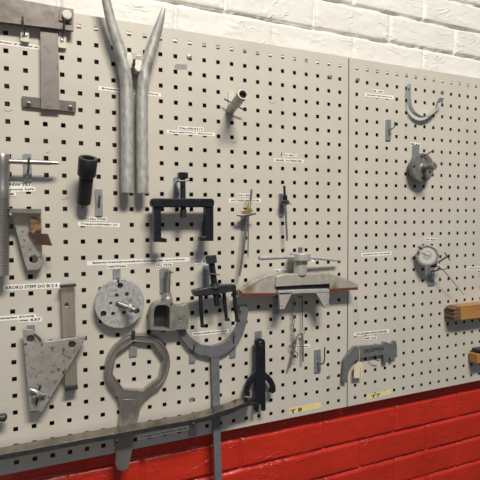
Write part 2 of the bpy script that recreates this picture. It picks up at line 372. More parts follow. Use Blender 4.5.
hook((189.3, 345, 195.5, 363), 'left hook under the half-ring spanner', [(192.5, 353, 4), (193.5, 349.5, 16), (195, 344.5, 18)], 2.2)
hook((229.8, 338, 235.8, 357.5), 'right hook under the half-ring spanner', [(233, 346, 4), (233.5, 343, 16), (234, 336, 18)], 2.2)
hook((255.3, 331, 261.8, 345), 'hook carrying the black fork tool', [(259, 341, 4), (260.5, 343.6, 32), (260.5, 341.8, 38)], 2.2)
hook((241, 213.5, 249.3, 229.5), 'hook behind the two-prong brass tool', [(245, 221, 4), (246, 218, 20), (246, 214.5, 24)], 1.8)
hook((279.3, 193.5, 284, 216.5), 'hook behind the thin rod with black stud', [(282, 207, 4), (285, 204.5, 22), (291, 203.5, 22)], 1.8)
hook((273.8, 284, 279.3, 314), 'dark hook plate below the left wing of the T-handle puller', [(277, 297, 4), (279, 296.4, 34)], 2.4)
hook((314.6, 349.8, 320.8, 372.7), 'empty hook with bent pin right of the chain', [(317.5, 362.5, 4), (321.5, 364.3, 24), (324.4, 362.5, 29), (324.8, 347, 31)], 2.0)
hook((386.2, 119.5, 391, 140.5), 'empty hook with bent pin under the damper label', [(388.5, 129.5, 4), (392, 129, 20), (394.5, 127, 23), (394.8, 122, 24)], 1.8)
hook((412.8, 144.8, 419.3, 158), 'hook carrying the dark round hub', [(415.5, 155, 4), (424, 156, 34), (433.3, 150.6, 58)], 1.9)
hook((428.3, 264, 434.8, 285.5), 'hook holding the dial gauge', [(431.5, 271, 4), (437, 271, 34), (440, 268, 40)], 2.4)
hook((27, 324.7, 35.2, 341), 'hook carrying the triangular plate', [(31, 330, 4), (33.2, 334.5, 30), (36.5, 335, 33), (41, 340.5, 34)], 2.0)
hook((228.5, 90.5, 234, 112), 'pale hook plate behind the protruding pipe stub', None, m='zinc_light')
hook((189.2, 418, 196.6, 436.5), 'right hook under the long bar near its wavy end', [(193, 427, 4), (193.5, 425.5, 57), (193.5, 423.4, 60)], 2.6)
hook((113.5, 428.5, 119, 446), 'left hook under the long bar beside the ring spanner handle', [(116.5, 443, 4), (117, 442.3, 57), (117, 440, 60)], 2.6)
# ------------------------------------------------------------------ T-shaped bracket, top left
t = thing('t_bracket', 'heavy dark steel T-shaped bracket at the top left corner', 'bracket', T(50, 105, 10))
build('crossbar', MB().prism(TT([(-26, -8.5), (22, 0), (73.8, 9.1), (73.4, 30.6), (0, 21.8), (-26, 18.6)], 22), 12, 22), 'mill', t, bevel=.8)
build('upright', MB().prism(TT([(40.2, 24), (58, 26), (59.6, 110.3), (41, 109.2)], 13), 7, 13.5), 'rustmill', t, bevel=.8)
build('foot_plate', MB().prism(TT([(21.6, 96), (76.4, 101.6), (75.6, 112), (22.2, 106.3)], 8), 1.5, 8), 'mill', t, bevel=.8)
for p in ((28.6, 104), (70.4, 107.6)):
    x, z, _ = T(*p, 8); b = build('foot_bolt', MB().lathe((x, z, 1.6), (x, z, 40), [(0, 7), (6.6, 7), (6.7, 5.6), (8.4, 5), (9, 3)], 18), 'mill', t, bevel=0)
    build('bolt_socket', MB().lathe((x, z, 10.4), (x, z, 40), [(0, 2.8), (.6, 2.8)], 6), 'hole', b, bevel=0)
x, z, _ = T(65.8, 16.3, 24); w = build('square_washer', MB().obb((x, z, 23.4), (1, -.13, 0), (.13, 1, 0), (0, 0, 1), 27, 27, 3), 'mill', t, bevel=1)
build('bolt_head', MB().lathe((x+2.2, z+1, 24.8), (x+2.2, z+1, 70), [(0, 10.6), (7, 10.6), (8.6, 8.8), (8.8, 3)], 24), 'zinc_light', t, label='round pale bolt head')
# ------------------------------------------------------------------ bent galvanised pipes
def pipe(name, label, pts, rad, fl, lug, lug_label):
    root = thing('bent_pipe', label, 'pipe', T(*pts[-1]), 'bent galvanised pipes')
    P = smooth_path([T(*p) for p in pts], 2)
    def interp(arr, y):
        for (ya, a), (yb, b) in zip(arr, arr[1:]):
            if ya <= y <= yb: return a+(b-a)*(y-ya)/(yb-ya)
        return arr[0][1] if y < arr[0][0] else arr[-1][1]
    zt, zb = P[0][1], P[-1][1]
    rr = []; ff = []
    for p in P:
        u = (p[1]-zt)/(zb-zt); rr.append(interp(rad, u)); f = interp(fl, u); ff.append((f, 1))
    mb = MB().tube(P, rr, 22, False, ff)
    n = len(P); Pi = P[:]; mb.tube(list(reversed(Pi)), [r*.86 for r in reversed(rr)], 22, False, list(reversed(ff)))
    k = 22; tot = n*k
    for e in (0, n-1):
        for i in range(k):
            a = e*k+i; b2 = e*k+(i+1) % k; ie = n-1-e
            # inner ring is written in reverse order; join by nearest vertex
            ca = min(range(k), key=lambda q: (mb.v[tot+ie*k+q]-mb.v[a]).length); cb = min(range(k), key=lambda q: (mb.v[tot+ie*k+q]-mb.v[b2]).length)
            mb.f.append((a, b2, tot+ie*k+cb, tot+ie*k+ca) if ca != cb else (a, b2, tot+ie*k+ca))
    build('pipe_body', mb, 'galv', root, bevel=0)
    g = MB().prism(TT(lug, 37), 18, 37, lambda X, Z: 3*math.sin(X*.3+Z*.2))
    build('weld_lug', g, 'cast_white', root, label=lug_label, bevel=3.)
pipe('bent_pipe', 'left long galvanised pipe with its tip leaning to the left', [(101.5, -22, 48), (106, 0, 42), (112, 26, 34), (119.5, 48, 30), (124.2, 66, 28), (126.6, 84, 28), (126.9, 104, 28), (127.1, 150, 28), (127.1, 193, 28)],
     [(0, 8.5), (.1, 10), (.25, 13), (.38, 14.4), (.5, 14.9), (1, 14.9)], [(0, .55), (.2, .8), (.4, 1), (1, 1)], [(126.4, 53.4), (129, 52.4), (132, 53.6), (133, 60), (132.4, 67), (130, 69.4), (127, 68)], 'whitish weld lug')
pipe('bent_pipe', 'right long galvanised pipe with its cut tip leaning to the right', [(163.8, 8, 48), (160.8, 20, 44), (155.5, 37, 37), (149.2, 56, 31), (144, 74, 28), (142.2, 90, 28), (141.8, 110, 28), (142, 150, 28), (142.3, 193.5, 28)],
     [(0, 4), (.05, 8), (.12, 11), (.25, 13.6), (.4, 14.5), (1, 14.5)], [(0, .5), (.2, .8), (.4, 1), (1, 1)], [(133.6, 58), (135.6, 55.4), (138.6, 54.4), (143, 55.4), (144, 61), (142, 68.4), (139, 72.2), (136, 71.4), (134.4, 67.6)], 'whitish weld lug')
hook((130.5, 53, 137.5, 77), 'hook between the two bent pipes', [(134, 68, 4), (134.3, 65, 42), (134.5, 59, 46)], 2.4)
# ------------------------------------------------------------------ protruding pipe stub
A = T(230.3, 110.3, 5); B = T(242.9, 94.3, 96); L = math.dist(A, B)
t = thing('pipe_stub', 'short pipe stub sticking out of the board toward the viewer', 'pipe', A)
build('tube', MB().lathe(A, B, [(0, 10.5), (3, 11.8), (L-1, 13), (L, 12.6), (L, 10.2), (L-30, 9.8), (4, 9), (0, 10.5)], 28, cap=False), 'galv', t, bevel=0)
build('bore_shade', MB().lathe(A, B, [(L-12, 9.9), (L-11, 9.9)], 24), 'hole', t, bevel=0)  # black disc painting the darkness inside the tube
build('cross_pin', MB().tube([T(224.2, 99, 18), T(230, 102, 20), T(238, 106.5, 22), T(244.8, 110.3, 20)], 1.8, 10), 'blackg', t, label='dark thin cross pin', bevel=0)
# ------------------------------------------------------------------ black socket
A = T(83.8, 203.5, 18); B = T(88.3, 157.8, 66); L = math.dist(A, B)
t = thing('impact_socket', 'long black impact socket hanging on a hook', 'socket', A)
build('socket_body', MB().lathe(A, B, [(0, 12), (1, 14.4), (3, 15), (L*.60, 15.6), (L*.62, 18.6), (L*.64, 20), (L-2, 20.6), (L, 19.6), (L, 13), (L-22, 12), (L-22.5, 1)], 32), 'blackr', t, bevel=0)
build('drive_square', MB().lathe(A, B, [(L-22.4, 8), (L-14, 8)], 4, .5), 'blackg', t)
# ------------------------------------------------------------------ threaded spindle with crossbar, left edge
A = T(1.2, 276.5, 32); B = T(2.2, 154.5, 32); L = math.dist(A, B)
t = thing('threaded_spindle', 'thick threaded spindle with a thin crossbar at the left edge', 'spindle', A)
prof = [(0, 9), (2, 13.5)]; z = 2
while z < L*.62: prof += [(z, 13.8), (z+1.4, 15.4), (z+2.8, 15.4), (z+4.2, 13.8)]; z += 4.4
prof += [(L*.64, 15.6), (L*.72, 15.6), (L*.73, 14.6), (L*.9, 15), (L*.985, 15.2), (L, 13.4)]
build('screw_rod', MB().lathe(A, B, prof, 24), 'satin', t, bevel=0)
build('crossbar', MB().tube([T(-12, 160.6, 33), T(8, 161.3, 33), T(49, 162.7, 33), T(50.3, 162.8, 33), T(52, 162.8, 33), T(58.5, 162.9, 33)], [5.4, 5.4, 5.2, 5, 4.2, 4], 16), 'satin', t, bevel=0)
# ------------------------------------------------------------------ cast angle bracket with leather
t = thing('angle_bracket', 'tapered grey angle bracket with brown leather beside the threaded spindle', 'bracket', T(33, 259, 10))
x0 = T(8.6, 210, 48); x1 = T(41.3, 210, 48)
build('top_flange', MB().prism(TT([(9.8, 208.4), (41.4, 209), (41.2, 213.4), (9.8, 212.4)], 48), 12, 48), 'steel', t, bevel=.6)
outer = TT([(10.5, 211), (41.2, 212), (42.2, 264), (40.5, 268), (37, 269.7), (27.5, 270.2), (24.5, 262), (14.6, 224)], 22)
hc = T(33.7, 259.2, 22)
build('web_plate', MB().prism([outer, circ(hc[0], hc[1], 9.2, 20)], 10, 22), 'spot_steel', t, bevel=1)
lb = [(29.6, 218.2), (33, 217), (36.5, 220), (41.4, 218.5), (40.5, 224), (42.2, 229), (40, 232.5), (36, 230.5), (33.5, 234), (29.8, 231.6), (30.6, 225)]
build('frayed_pad', MB().prism(TT(lb, 34), 22.2, 34, lambda X, Z: 3*math.sin(X*.4)+3*math.cos(Z*.33)), 'rust', t, label='frayed rust-brown fibre pad', bevel=1)
q = [T(27.5, 232.5, 28), T(47.6, 234.2, 50), T(51.8, 245.8, 56), T(37.6, 244.6, 33)]
mb = MB(); vs = [W(*p) for p in q]; nrm = (vs[1]-vs[0]).cross(vs[3]-vs[0]).normalized()*.003
mb.add(vs+[v+nrm for v in vs], [(0, 1, 2, 3), (7, 6, 5, 4), (0, 4, 5, 1), (1, 5, 6, 2), (2, 6, 7, 3), (3, 7, 4, 0)])
build('leather_flap', mb, 'leather', t, label='dark brown leather flap')
# ------------------------------------------------------------------ triangular plate and flat bar
t = thing('flat_bar', 'tall flat steel bar standing behind the triangular plate', 'bar', T(71, 388, 8))
hc = T(66.8, 304.5, 18)
build('bar_plate', MB().prism([TT([(60.6, 286.3), (74.3, 285), (75.7, 330), (77.6, 387.5), (65.2, 390), (62.4, 330)], 18), circ(hc[0], hc[1], 4.5, 16)], 12, 18), 'satin', t)
build('top_lip', MB().prism(TT([(60, 285.6), (76.4, 284.2), (76.4, 286.4), (60, 287.9)], 30), 10, 30), 'blackg', t)
q = [T(65, 386, 18.2)[:2], T(77.6, 384.3, 18.2)[:2], T(77.6, 388.3, 18.2)[:2], T(65, 390.6, 18.2)[:2]]
build('bottom_lip', MB().prism(q, 6, 26), 'blackg', t)
t = thing('triangular_plate', 'mottled grey triangular steel plate with a clamped bolt', 'plate', T(35, 400, 22))
o = TT([(22.4, 330.3), (25, 329.3), (33, 330.2), (37, 335), (43.8, 341.2), (51, 341.3), (67, 338.8), (85.6, 336.6), (85.8, 338.6), (41.8, 412.6), (38, 411), (29.6, 411.6)], 31)
h1 = T(30.5, 338.7, 31); h2 = T(72, 344.5, 31)
build('plate_body', MB().prism([o, circ(h1[0], h1[1], 8, 20), circ(h2[0], h2[1], 8, 20)], 21, 31), 'spot_steel', t, bevel=.7)
for p in (h1, h2): build('hole_shade', MB().lathe((p[0], p[1], 21.5), (p[0], p[1], 60), [(0, 7.9), (5, 7.9)], 20), 'blackg', t, label='dark disc painting the shade in the hole', bevel=0)  # dark discs colour in the shade of the two open holes
g = MB(); x, z, _ = T(37.6, 393, 32); g.lathe((x, z, 31), (x, z, 60), [(0, 8), (7, 8), (7.2, 4.5), (22, 4.5), (23, 3)], 6); build('hex_nut', g, 'steel', t)
build('wing_arm', MB().tube([T(30, 389.5, 38), T(34, 390.5, 40), T(37.6, 392.6, 41), T(42, 395, 40), T(46.3, 394.3, 38)], [3, 4, 5, 4, 3], 12), 'bright', t, bevel=0)
build('clamp_pin', MB().tube([T(40.5, 385, 36), T(38, 393, 39), T(36.2, 404.5, 36)], 2.2, 10), 'blackg', t, bevel=0)
build('stud', MB().tube([T(33.5, 396.5, 33), T(34, 396.6, 45)], 3.4, 12), 'steel', t, bevel=0)
# ------------------------------------------------------------------ round flange
cx, cz, _ = T(120.2, 304, 24)
t = thing('round_flange', 'round speckled steel flange with a stud and drilled holes', 'flange', (cx, cz, 8))
Rf = 24.1*scale_at(119.5, 304, 24)
holes = [(120.3, 285.5, 7), (116.7, 295.2, 4.6), (127, 294.2, 5), (110.8, 303.2, 3.6), (103.5, 313.8, 7), (113.2, 313.7, 4.6), (124.3, 312.3, 5), (136.8, 311.2, 7)]
hp = [circ(*T(a, b, 24)[:2], r, 16) for a, b, r in holes]
build('disc', MB().prism([circ(cx, cz, Rf, 64)]+hp, 8, 24), 'disc', t, bevel=1.2)
A = T(117.8, 303.2, 20); B = T(136, 310.4, 64); L = math.dist(A, B); pr = [(0, 8), (4, 8)]; z = 4
while z < L-4: pr += [(z, 5.4), (z+1.3, 6.4), (z+2.6, 5.4)]; z += 2.6
build('threaded_stud', MB().lathe(A, B, pr+[(L, 4.5)], 18), 'steel', t, bevel=0)
mid = lerp(A, B, .62); build('stud_nut', MB().lathe(mid, B, [(0, 9), (1, 10.5), (9, 10.5), (10, 9)], 6), 'bright', t)
for a, b in ((120.3, 285.5), (103.5, 313.8), (136.8, 311.2)):
    x, z, _ = T(a, b, 22); build('recessed_bolt', MB().lathe((x, z, 12), (x, z, 40), [(0, 5.6), (5, 5.6), (6, 4)], 6), 'blackg', t)
# ------------------------------------------------------------------ clevis block
t = thing('clevis_block', 'grey steel clevis block hanging on a vertical bolt', 'clevis', T(168, 325, 8))
A = T(167.6, 296, 26); B = T(168.4, 270.5, 26); L = math.dist(A, B)
build('bolt', MB().lathe(A, B, [(0, 6), (L-6, 6), (L-6, 7.6), (L, 7.6)], 18), 'steel', t)
nb = T(167.2, 303, 26); nt_ = T(167.2, 293, 26)
build('boss', MB().lathe(nb, nt_, [(0, 13.4), (12, 13.4), (16, 11), (math.dist(nb, nt_), 10.4)], 8, .5), 'clevis', t)
arch = [(150.2, 329.5), (150.6, 313), (152.2, 307.5), (155.6, 303.8), (160, 302.2), (166.5, 302.2), (170, 304.2), (171.7, 308.5), (171.4, 331.5)]
inn = [(153.8, 328.4), (154, 312), (155.2, 307), (158, 305), (166, 305), (168.8, 306.8), (169.8, 311), (169.6, 329.2)]
build('yoke', MB().prism([TT(arch, 40), TT(inn, 40)], 11, 40), 'clevis', t, bevel=1)
build('yoke_back', MB().prism(TT([(151.5, 330), (152, 312), (156, 305), (166, 305), (170, 312), (170, 331)], 16), 4, 11), 'blackg', t)  # near-black back puts the shade of the deep opening into the colour
hc = T(179.7, 319, 34)
side = [(170.5, 331), (171.2, 307), (173.8, 303), (177, 305.2), (182, 305.6), (185.6, 303.6), (188, 308.6), (188.4, 329)]
build('side_plate', MB().prism([TT(side, 34), circ(hc[0], hc[1], 4, 14)], 12, 34), 'clevis', t, bevel=1)
build('set_screw', MB().lathe((hc[0], hc[1], 25), (hc[0], hc[1], 60), [(0, 3.4), (7, 3.4), (8, 2)], 10), 'rust', t)
# ------------------------------------------------------------------ big ring spanner
hx = 16
cx, cz, _ = T(138.4, 366.2, hx); s = scale_at(138.4, 366, hx); Ro = 32.2*s; Ri = 25.6*s
t = thing('ring_spanner', 'large octagonal ring spanner with its handle hanging down', 'spanner', T(124, 468, 6))
nl = [T(113.2, 391.5, hx)[:2], T(118, 397.5, hx)[:2], T(119.9, 405, hx)[:2], T(119.8, 418, hx)[:2], T(116.6, 446, hx)[:2], T(115.2, 464, hx)[:2], T(117.5, 469.5, hx)[:2], T(122.5, 471, hx)[:2], T(128.5, 468, hx)[:2], T(131.3, 455, hx)[:2], T(134.8, 432, hx)[:2], T(138.6, 417, hx)[:2], T(140.6, 406, hx)[:2], T(146.5, 397.5, hx)[:2], T(156, 389.5, hx)[:2]]
def ang(p): return math.degrees(math.atan2(p[1]-cz, p[0]-cx))
a_end = ang(nl[-1]); a_start = ang(nl[0])      # both negative
a0, a1 = a_end, a_start+360
outer = [p for p in circ(cx, cz, Ro, 56, 0, a0+2, a1-2)] + nl
octa = circ(cx, cz, Ri, 8, 10)
build('spanner_body', MB().prism([outer, octa], 4, hx), 'satin', t, bevel=2.6, bseg=3)
rim = circ(cx, cz, Ro-4.5, 56, 0, a0+2, a1-2)
build('raised_rim', MB().tube([(p[0], p[1], hx-.4) for p in rim], 2.8, 10), 'satin', t, bevel=0)
build('inner_rim', MB().tube([(p[0], p[1], hx-.6) for p in circ(cx, cz, Ri+2.2, 8, 10)+[circ(cx, cz, Ri+2.2, 8, 10)[0]]], 1.7, 8), 'satin', t, bevel=0)
q = TT([(123.2, 399.5), (137, 399.5), (136.6, 407), (134.4, 419), (131, 434), (121, 436), (122.8, 418), (123.4, 406)], hx+1.2)
build('handle_panel', MB().prism(q, hx-2, hx+1.2), 'steel', t, bevel=.8)
# ------------------------------------------------------------------ half-ring (C) spanner
hx = 15
t = thing('hook_spanner', 'grey half-ring hook spanner with a long thin handle', 'spanner', T(218, 480, 8))
Po = [(178.4, 330), (181.5, 338.5), (188.5, 347.8), (198, 354.5), (209.5, 357.6), (219, 356.8), (228, 352.6), (236.5, 345.2), (242.8, 335), (246.8, 323), (248.4, 311), (248, 305.8), (240.6, 306.6), (239.4, 309.6), (241.2, 311), (239.8, 319), (235.6, 329.8), (229.2, 338.5), (221, 343.8), (211.5, 346.2), (202.5, 345.2), (195, 341.2), (189, 335.2), (186.2, 329.4)]
build('half_ring', MB().prism(TT(Po, hx), 5, hx), 'grey', t, bevel=1)
build('handle', MB().prism(TT([(211, 352), (219.2, 352), (220.2, 400), (221, 440), (222.4, 486), (215.2, 486), (213.6, 440), (212.6, 400)], hx-1), 5.5, hx-1), 'grey', t, bevel=1)
# ------------------------------------------------------------------ large black two-legged puller
t = thing('two_leg_puller', 'black two-legged puller with a wide beam', 'puller', T(183, 242, 30))
build('beam', MB().prism(TT([(152, 200.5), (154, 198.2), (212.5, 198.6), (214.6, 201), (214.2, 205.5), (212, 207.2), (154.3, 207.2), (152, 205)], 56), 30, 56), 'blackm', t, bevel=1.6)
build('leg', MB().prism(TT([(154, 206), (161, 206), (161.4, 238.4), (167, 238.6), (167, 242.4), (154.2, 242)], 52), 34, 52), 'blackm', t, bevel=1)
build('leg', MB().prism(TT([(205.6, 206), (213.6, 206), (213.6, 241), (200.2, 241), (200.2, 236.6), (205.4, 236.6)], 52), 34, 52), 'blackm', t, bevel=1)
build('claw_tooth', MB().prism(TT([(203.2, 221.5), (205.6, 226), (205.6, 237), (201.6, 237)], 47), 39, 47), 'blackm', t)
A = T(183.4, 218, 43); B = T(182.6, 172.6, 43); L = math.dist(A, B); pr = [(0, 5), (2, 8), (20, 8.4), (21, 6.8)]; z = 21
while z < L*.82: pr += [(z, 6.2), (z+1.4, 7.4), (z+2.8, 6.2)]; z += 2.8
build('spindle', MB().lathe(A, B, pr + [(L*.86, 6.8)], 20), 'blackg', t, bevel=0)
build('hex_head', MB().lathe(lerp(A, B, .865), B, [(0, 12), (1, 13.6), (L*.13, 13.6), (L*.135, 12)], 6, .5), 'blackm', t)
# ------------------------------------------------------------------ three-legged puller
t = thing('three_leg_puller', 'dark three-legged puller with a tilted hex screw', 'puller', T(215, 325, 30))
build('beam', MB().prism(TT([(193.6, 291), (208, 287.4), (222, 285), (235.4, 284.6), (236.6, 287), (236.4, 291), (222, 293.6), (208, 295.8), (195.2, 296.6)], 56), 32, 56), 'blackg', t, bevel=1.6)
for leg in ([(200.3, 293, 52), (201, 310, 52), (202.4, 326.8, 52)], [(223.6, 291, 34), (225, 305, 34), (226.6, 320.4, 34)], [(233.8, 289, 50), (235.2, 305, 50), (237, 321.4, 50)]):
    P = [T(*p) for p in leg]
    mb = MB().tube(P, [5.2, 4.8, 4.4], 12)
    f = P[-1]; mb.obb((f[0]+1.5, f[1]+2, f[2]), (1, 0, 0), (0, 1, 0), (0, 0, 1), 11, 6, 10)
    build('leg', mb, 'blackm', t, bevel=.6)
A = T(217.2, 306, 46); B = T(210.6, 255.6, 46); L = math.dist(A, B); pr = [(0, 5), (2, 7), (L*.2, 7.2)]; z = L*.2
while z < L*.82: pr += [(z, 7.4), (z+1.4, 8.8), (z+2.8, 7.4)]; z += 2.8
build('screw', MB().lathe(A, B, pr + [(L*.86, 8.4)], 20), 'blackm', t, bevel=0)
build('hex_head', MB().lathe(lerp(A, B, .85), B, [(0, 12.5), (1, 14.4), (L*.145, 14.4), (L*.15, 13)], 6, .5), 'blackg', t)
build('collar', MB().lathe(lerp(A, B, .36), B, [(0, 15), (5, 15), (6, 12), (12, 11)], 20), 'blackg', t)
# ------------------------------------------------------------------ brass two-prong tool
t = thing('two_prong_tool', 'thin two-prong tool with a brass nut and steel stem', 'tool', T(245, 218, 20))
build('stem', MB().tube([T(249, 210, 30), T(250.2, 203, 30), T(251.6, 189.5, 30)], [3.2, 3.4, 3.0], 14), 'steel', t, bevel=0)
A = T(248.3, 211.5, 30); B = T(250, 201.5, 30); L = math.dist(A, B)
build('brass_nut', MB().lathe(A, B, [(0, 6), (L*.4, 6.4), (L*.42, 5), (L, 4.4)], 6), 'brass', t)
build('brass_wing', MB().prism(TT([(241.2, 211.6), (245, 209.4), (251, 208.6), (253.4, 210.6), (251, 212.6), (244.6, 214)], 34), 26, 34), 'brass', t)
build('cross_piece', MB().tube([T(236.6, 214.4, 28), T(241, 215.6, 30), T(250, 214.4, 30), T(255.6, 213.6, 28)], [2.6, 4, 4, 2.6], 12), 'steel', t, bevel=0)
build('prong', MB().tube([T(248, 212, 30), T(244.6, 240, 26), T(240.8, 268, 22), T(239.2, 276, 21)], [2.6, 3.2, 3.4, 2.8], 12), 'steel', t, bevel=0)
build('prong', MB().tube([T(248.4, 213, 29), T(248.2, 236, 27), T(248, 257.4, 26)], [2.4, 2, 1.4], 10), 'steel', t, bevel=0)
# ------------------------------------------------------------------ thin rod with black stud
t = thing('pull_rod', 'thin steel rod with a black stud and collar on top', 'tool', T(286.5, 241, 22))
build('shaft', MB().tube([T(285.2, 200, 24), T(286, 220, 24), T(287.2, 240.8, 24)], [3, 3, 2.6], 14), 'steel', t, bevel=0)
build('stud', MB().tube([T(285, 199, 24), T(284.2, 185.8, 24)], [3.4, 3.2], 14), 'blackm', t, bevel=0)
A = T(285.3, 203.8, 24); B = T(284.9, 194.8, 24); L = math.dist(A, B)
build('collar', MB().lathe(A, B, [(0, 6), (2, 11), (7, 11.6), (10, 8)], 20), 'blackg', t, bevel=0)
build('nut', MB().lathe(lerp(A, B, .4), B, [(0, 7), (L*.5, 7.4), (L*.55, 6)], 6), 'blackm', t)
# ------------------------------------------------------------------ T-handle puller with wings
t = thing('winged_puller', 'wide winged puller with a T-handle and red-edged wings', 'puller', T(302, 296, 30))
hw = 42
body = [(275.8, 286.8), (276.4, 277), (285, 274.4), (306, 273.8), (332, 274), (331.4, 280), (329, 284), (302, 285.2)]
build('centre_casting', MB().prism(TT(body, 50), 20, 50), 'alu', t, bevel=1.2)
lw = [(239.6, 292.6), (240.6, 290), (250, 284), (259.5, 278.8), (269, 275), (277, 274.2), (277, 293.4), (243, 293.6)]
build('wing', MB().prism(TT(lw, hw), 22, hw), 'alu', t, bevel=1)
rw = [(329.6, 274), (333, 274.4), (347.6, 279.8), (357.8, 283.8), (358.2, 287.4), (345, 288.4), (329.4, 289.2)]
build('wing', MB().prism(TT(rw, hw), 22, hw), 'alu', t, bevel=1)
build('red_edge', MB().prism(TT([(242.6, 293.2), (276.6, 293), (276.4, 295.8), (243.2, 296)], hw+1), 21, hw+1), 'redp', t, label='red painted lower edge of the left wing', bevel=.4)
build('red_edge', MB().prism(TT([(329.6, 288.8), (358.2, 287.2), (358, 289.8), (329.6, 291.4)], hw+1), 21, hw+1), 'redp', t, label='red painted lower edge of the right wing', bevel=.4)
build('wing_tip', MB().prism(TT([(236.8, 291.8), (240.4, 290.2), (242.8, 293), (242.8, 296), (237.4, 295.6)], hw), 26, hw), 'leather', t, label='dark tip of the left wing')
build('gap_shade', MB().prism(TT([(276, 286), (330, 284), (329.6, 290), (276.4, 291.4)], 44), 24, 44), 'blackm', t, label='black block painting the shade in the gap')  # black filler painted for the shade between casting and channel
build('channel_web', MB().prism(TT([(278.6, 291), (302, 289.8), (329.4, 289), (329.4, 292.8), (302, 293.2), (278.8, 295)], 58), 26, 58), 'channel', t, bevel=.8)
for q, bc in (([(279, 293), (292.4, 292.6), (284.2, 309), (280, 309)], (282, 306.6)), ([(315.6, 292.2), (329.4, 291.8), (328.8, 308.4), (325, 308.2)], (327, 305.2))):
    hc = T(*bc, 58); g = build('cheek', MB().prism([TT(q, 58), circ(hc[0], hc[1], 2.2, 12)], 50, 58), 'channel', t, bevel=.6)
A = T(300, 274.6, 38); B = T(300.3, 247.2, 38); L = math.dist(A, B)
build('sleeve', MB().lathe(A, B, [(0, 18), (L*.55, 18), (L*.56, 17)], 32), 'channel', t, bevel=0)
build('hub', MB().lathe(lerp(A, B, .51), B, [(0, 26), (2, 28.5), (L*.26, 28.5), (L*.29, 26)], 32), 'channel', t, bevel=.8)
build('spindle_end', MB().lathe(lerp(A, B, .75), B, [(0, 6), (L*.24, 6), (L*.25, 5)], 18), 'satin', t, bevel=0)
build('handle_bar', MB().tube([T(259.2, 258.2, 72), T(260.4, 258.1, 71), T(300, 256.7, 38), T(338.6, 260.4, 22), T(339.4, 260.5, 22)], [4.8, 5.6, 4.8, 4, 3.4], 14), 'channel', t, bevel=0)
# ------------------------------------------------------------------ chain and split pin
def link(mb, c, ax, flat, w=7, l=12, r=1.1):
    pts = []
    for i in range(17):
        g = 2*math.pi*i/16; u, v = math.cos(g)*l/2, math.sin(g)*w/2
        pts.append((c[0]+ax[0]*u+(v if flat else 0)*ax[1], c[1]+ax[1]*u-(v if flat else 0)*ax[0]*.0, c[2]+(0 if flat else v)))
    # orient: long axis along ax in the board plane, short axis across (flat) or out of it
    pts = [(c[0]+ax[0]*math.cos(2*math.pi*i/16)*l/2 - (ax[1]*math.sin(2*math.pi*i/16)*w/2 if flat else 0),
            c[1]+ax[1]*math.cos(2*math.pi*i/16)*l/2 + (ax[0]*math.sin(2*math.pi*i/16)*w/2 if flat else 0),
            c[2]+(0 if flat else math.sin(2*math.pi*i/16)*w/2)) for i in range(17)]
    return mb.tube(pts, r, 8, False)
t = thing('short_chain', 'short steel chain with a slanting toggle hanging under the puller', 'chain', T(293.5, 298, 14))
a, b = T(293.6, 299, 14), T(293.4, 340, 14); n = 8; dl = math.dist(a, b)/n
d = ((b[0]-a[0])/math.dist(a, b), (b[1]-a[1])/math.dist(a, b))
for i in range(n): build('chain_link', link(MB(), lerp(a, b, (i+.5)/n), d, i % 2 == 0, 5.5, dl+2.6, 1.05), 'steel', t, bevel=0)
build('toggle_bar', MB().tube([T(296.5, 336, 12), T(295.4, 341, 14), T(292.6, 356, 14), T(289.2, 368, 14)], [2, 3.6, 3.8, 3], 12), 'steel', t, bevel=0)
build('swivel_eye', link(MB(), T(294, 343, 19), (.3, -1), True, 12, 20, 2), 'steel', t, bevel=0)
build('clip_wire', MB().tube([T(294, 350, 18), T(298, 354, 20), T(296.6, 358, 18), T(292, 357, 17)], 1.5, 8), 'steel', t, bevel=0)
t = thing('hanging_pin', 'slim steel pin on a wire hanging right of the chain', 'pin', T(302.5, 297, 12))
build('wire', MB().tube([T(297.5, 296.5, 10), T(302.3, 297, 12), T(302.5, 300, 12), T(302.3, 329, 12)], 1.2, 8), 'blackg', t, bevel=0)
build('ring', link(MB(), T(302, 332.5, 12), (1, 0), True, 16, 16, 1.6), 'bright', t, bevel=0)
build('pin_shaft', MB().tube([T(302.2, 333, 14), T(302.6, 340, 14), T(303, 361.5, 14)], [2, 3.2, 2.4], 12), 'steel', t, bevel=0)
# ------------------------------------------------------------------ black fork tool
hx = 30
t = thing('fork_tool', 'black fork-ended tool with two curved side claws', 'tool', T(260, 410, 18))
hc = T(260.5, 343.8, hx)
bd = [(255.8, 342), (257, 339.6), (260.5, 338.6), (264.2, 339.6), (265.4, 342), (265.6, 370), (265.9, 410.5), (262.6, 411.4), (262.4, 404), (258.8, 404), (258.6, 412), (255.6, 411.6), (255.7, 375)]
build('shank', MB().prism([TT(bd, hx), circ(hc[0], hc[1], 4.8, 18)], 18, hx), 'blackm', t, bevel=1)
x, z, _ = hc; build('eye_ring', MB().tube([(p[0], p[1], hx) for p in circ(x, z, 6, 24)+[circ(x, z, 6, 24)[0]]], 1.2, 8), 'blackg', t, bevel=0)
cl = [(256, 371), (252, 375.5), (247.5, 381.5), (244.9, 388), (244.6, 395.6), (249.8, 397), (250.6, 393.6), (249.2, 391), (250.4, 387), (253, 382.6), (256, 379.8)]
cr = [(265.4, 372), (269, 375), (273, 379.6), (275.6, 385.4), (276, 391.6), (272.6, 393.8), (269.4, 392), (271.4, 388.6), (270.4, 385.4), (268, 382), (265.4, 379.8)]
build('claw', MB().prism(TT(cl, hx-2), 18, hx-2), 'blackm', t, bevel=1); build('claw', MB().prism(TT(cr, hx-2), 18, hx-2), 'blackm', t, bevel=1)
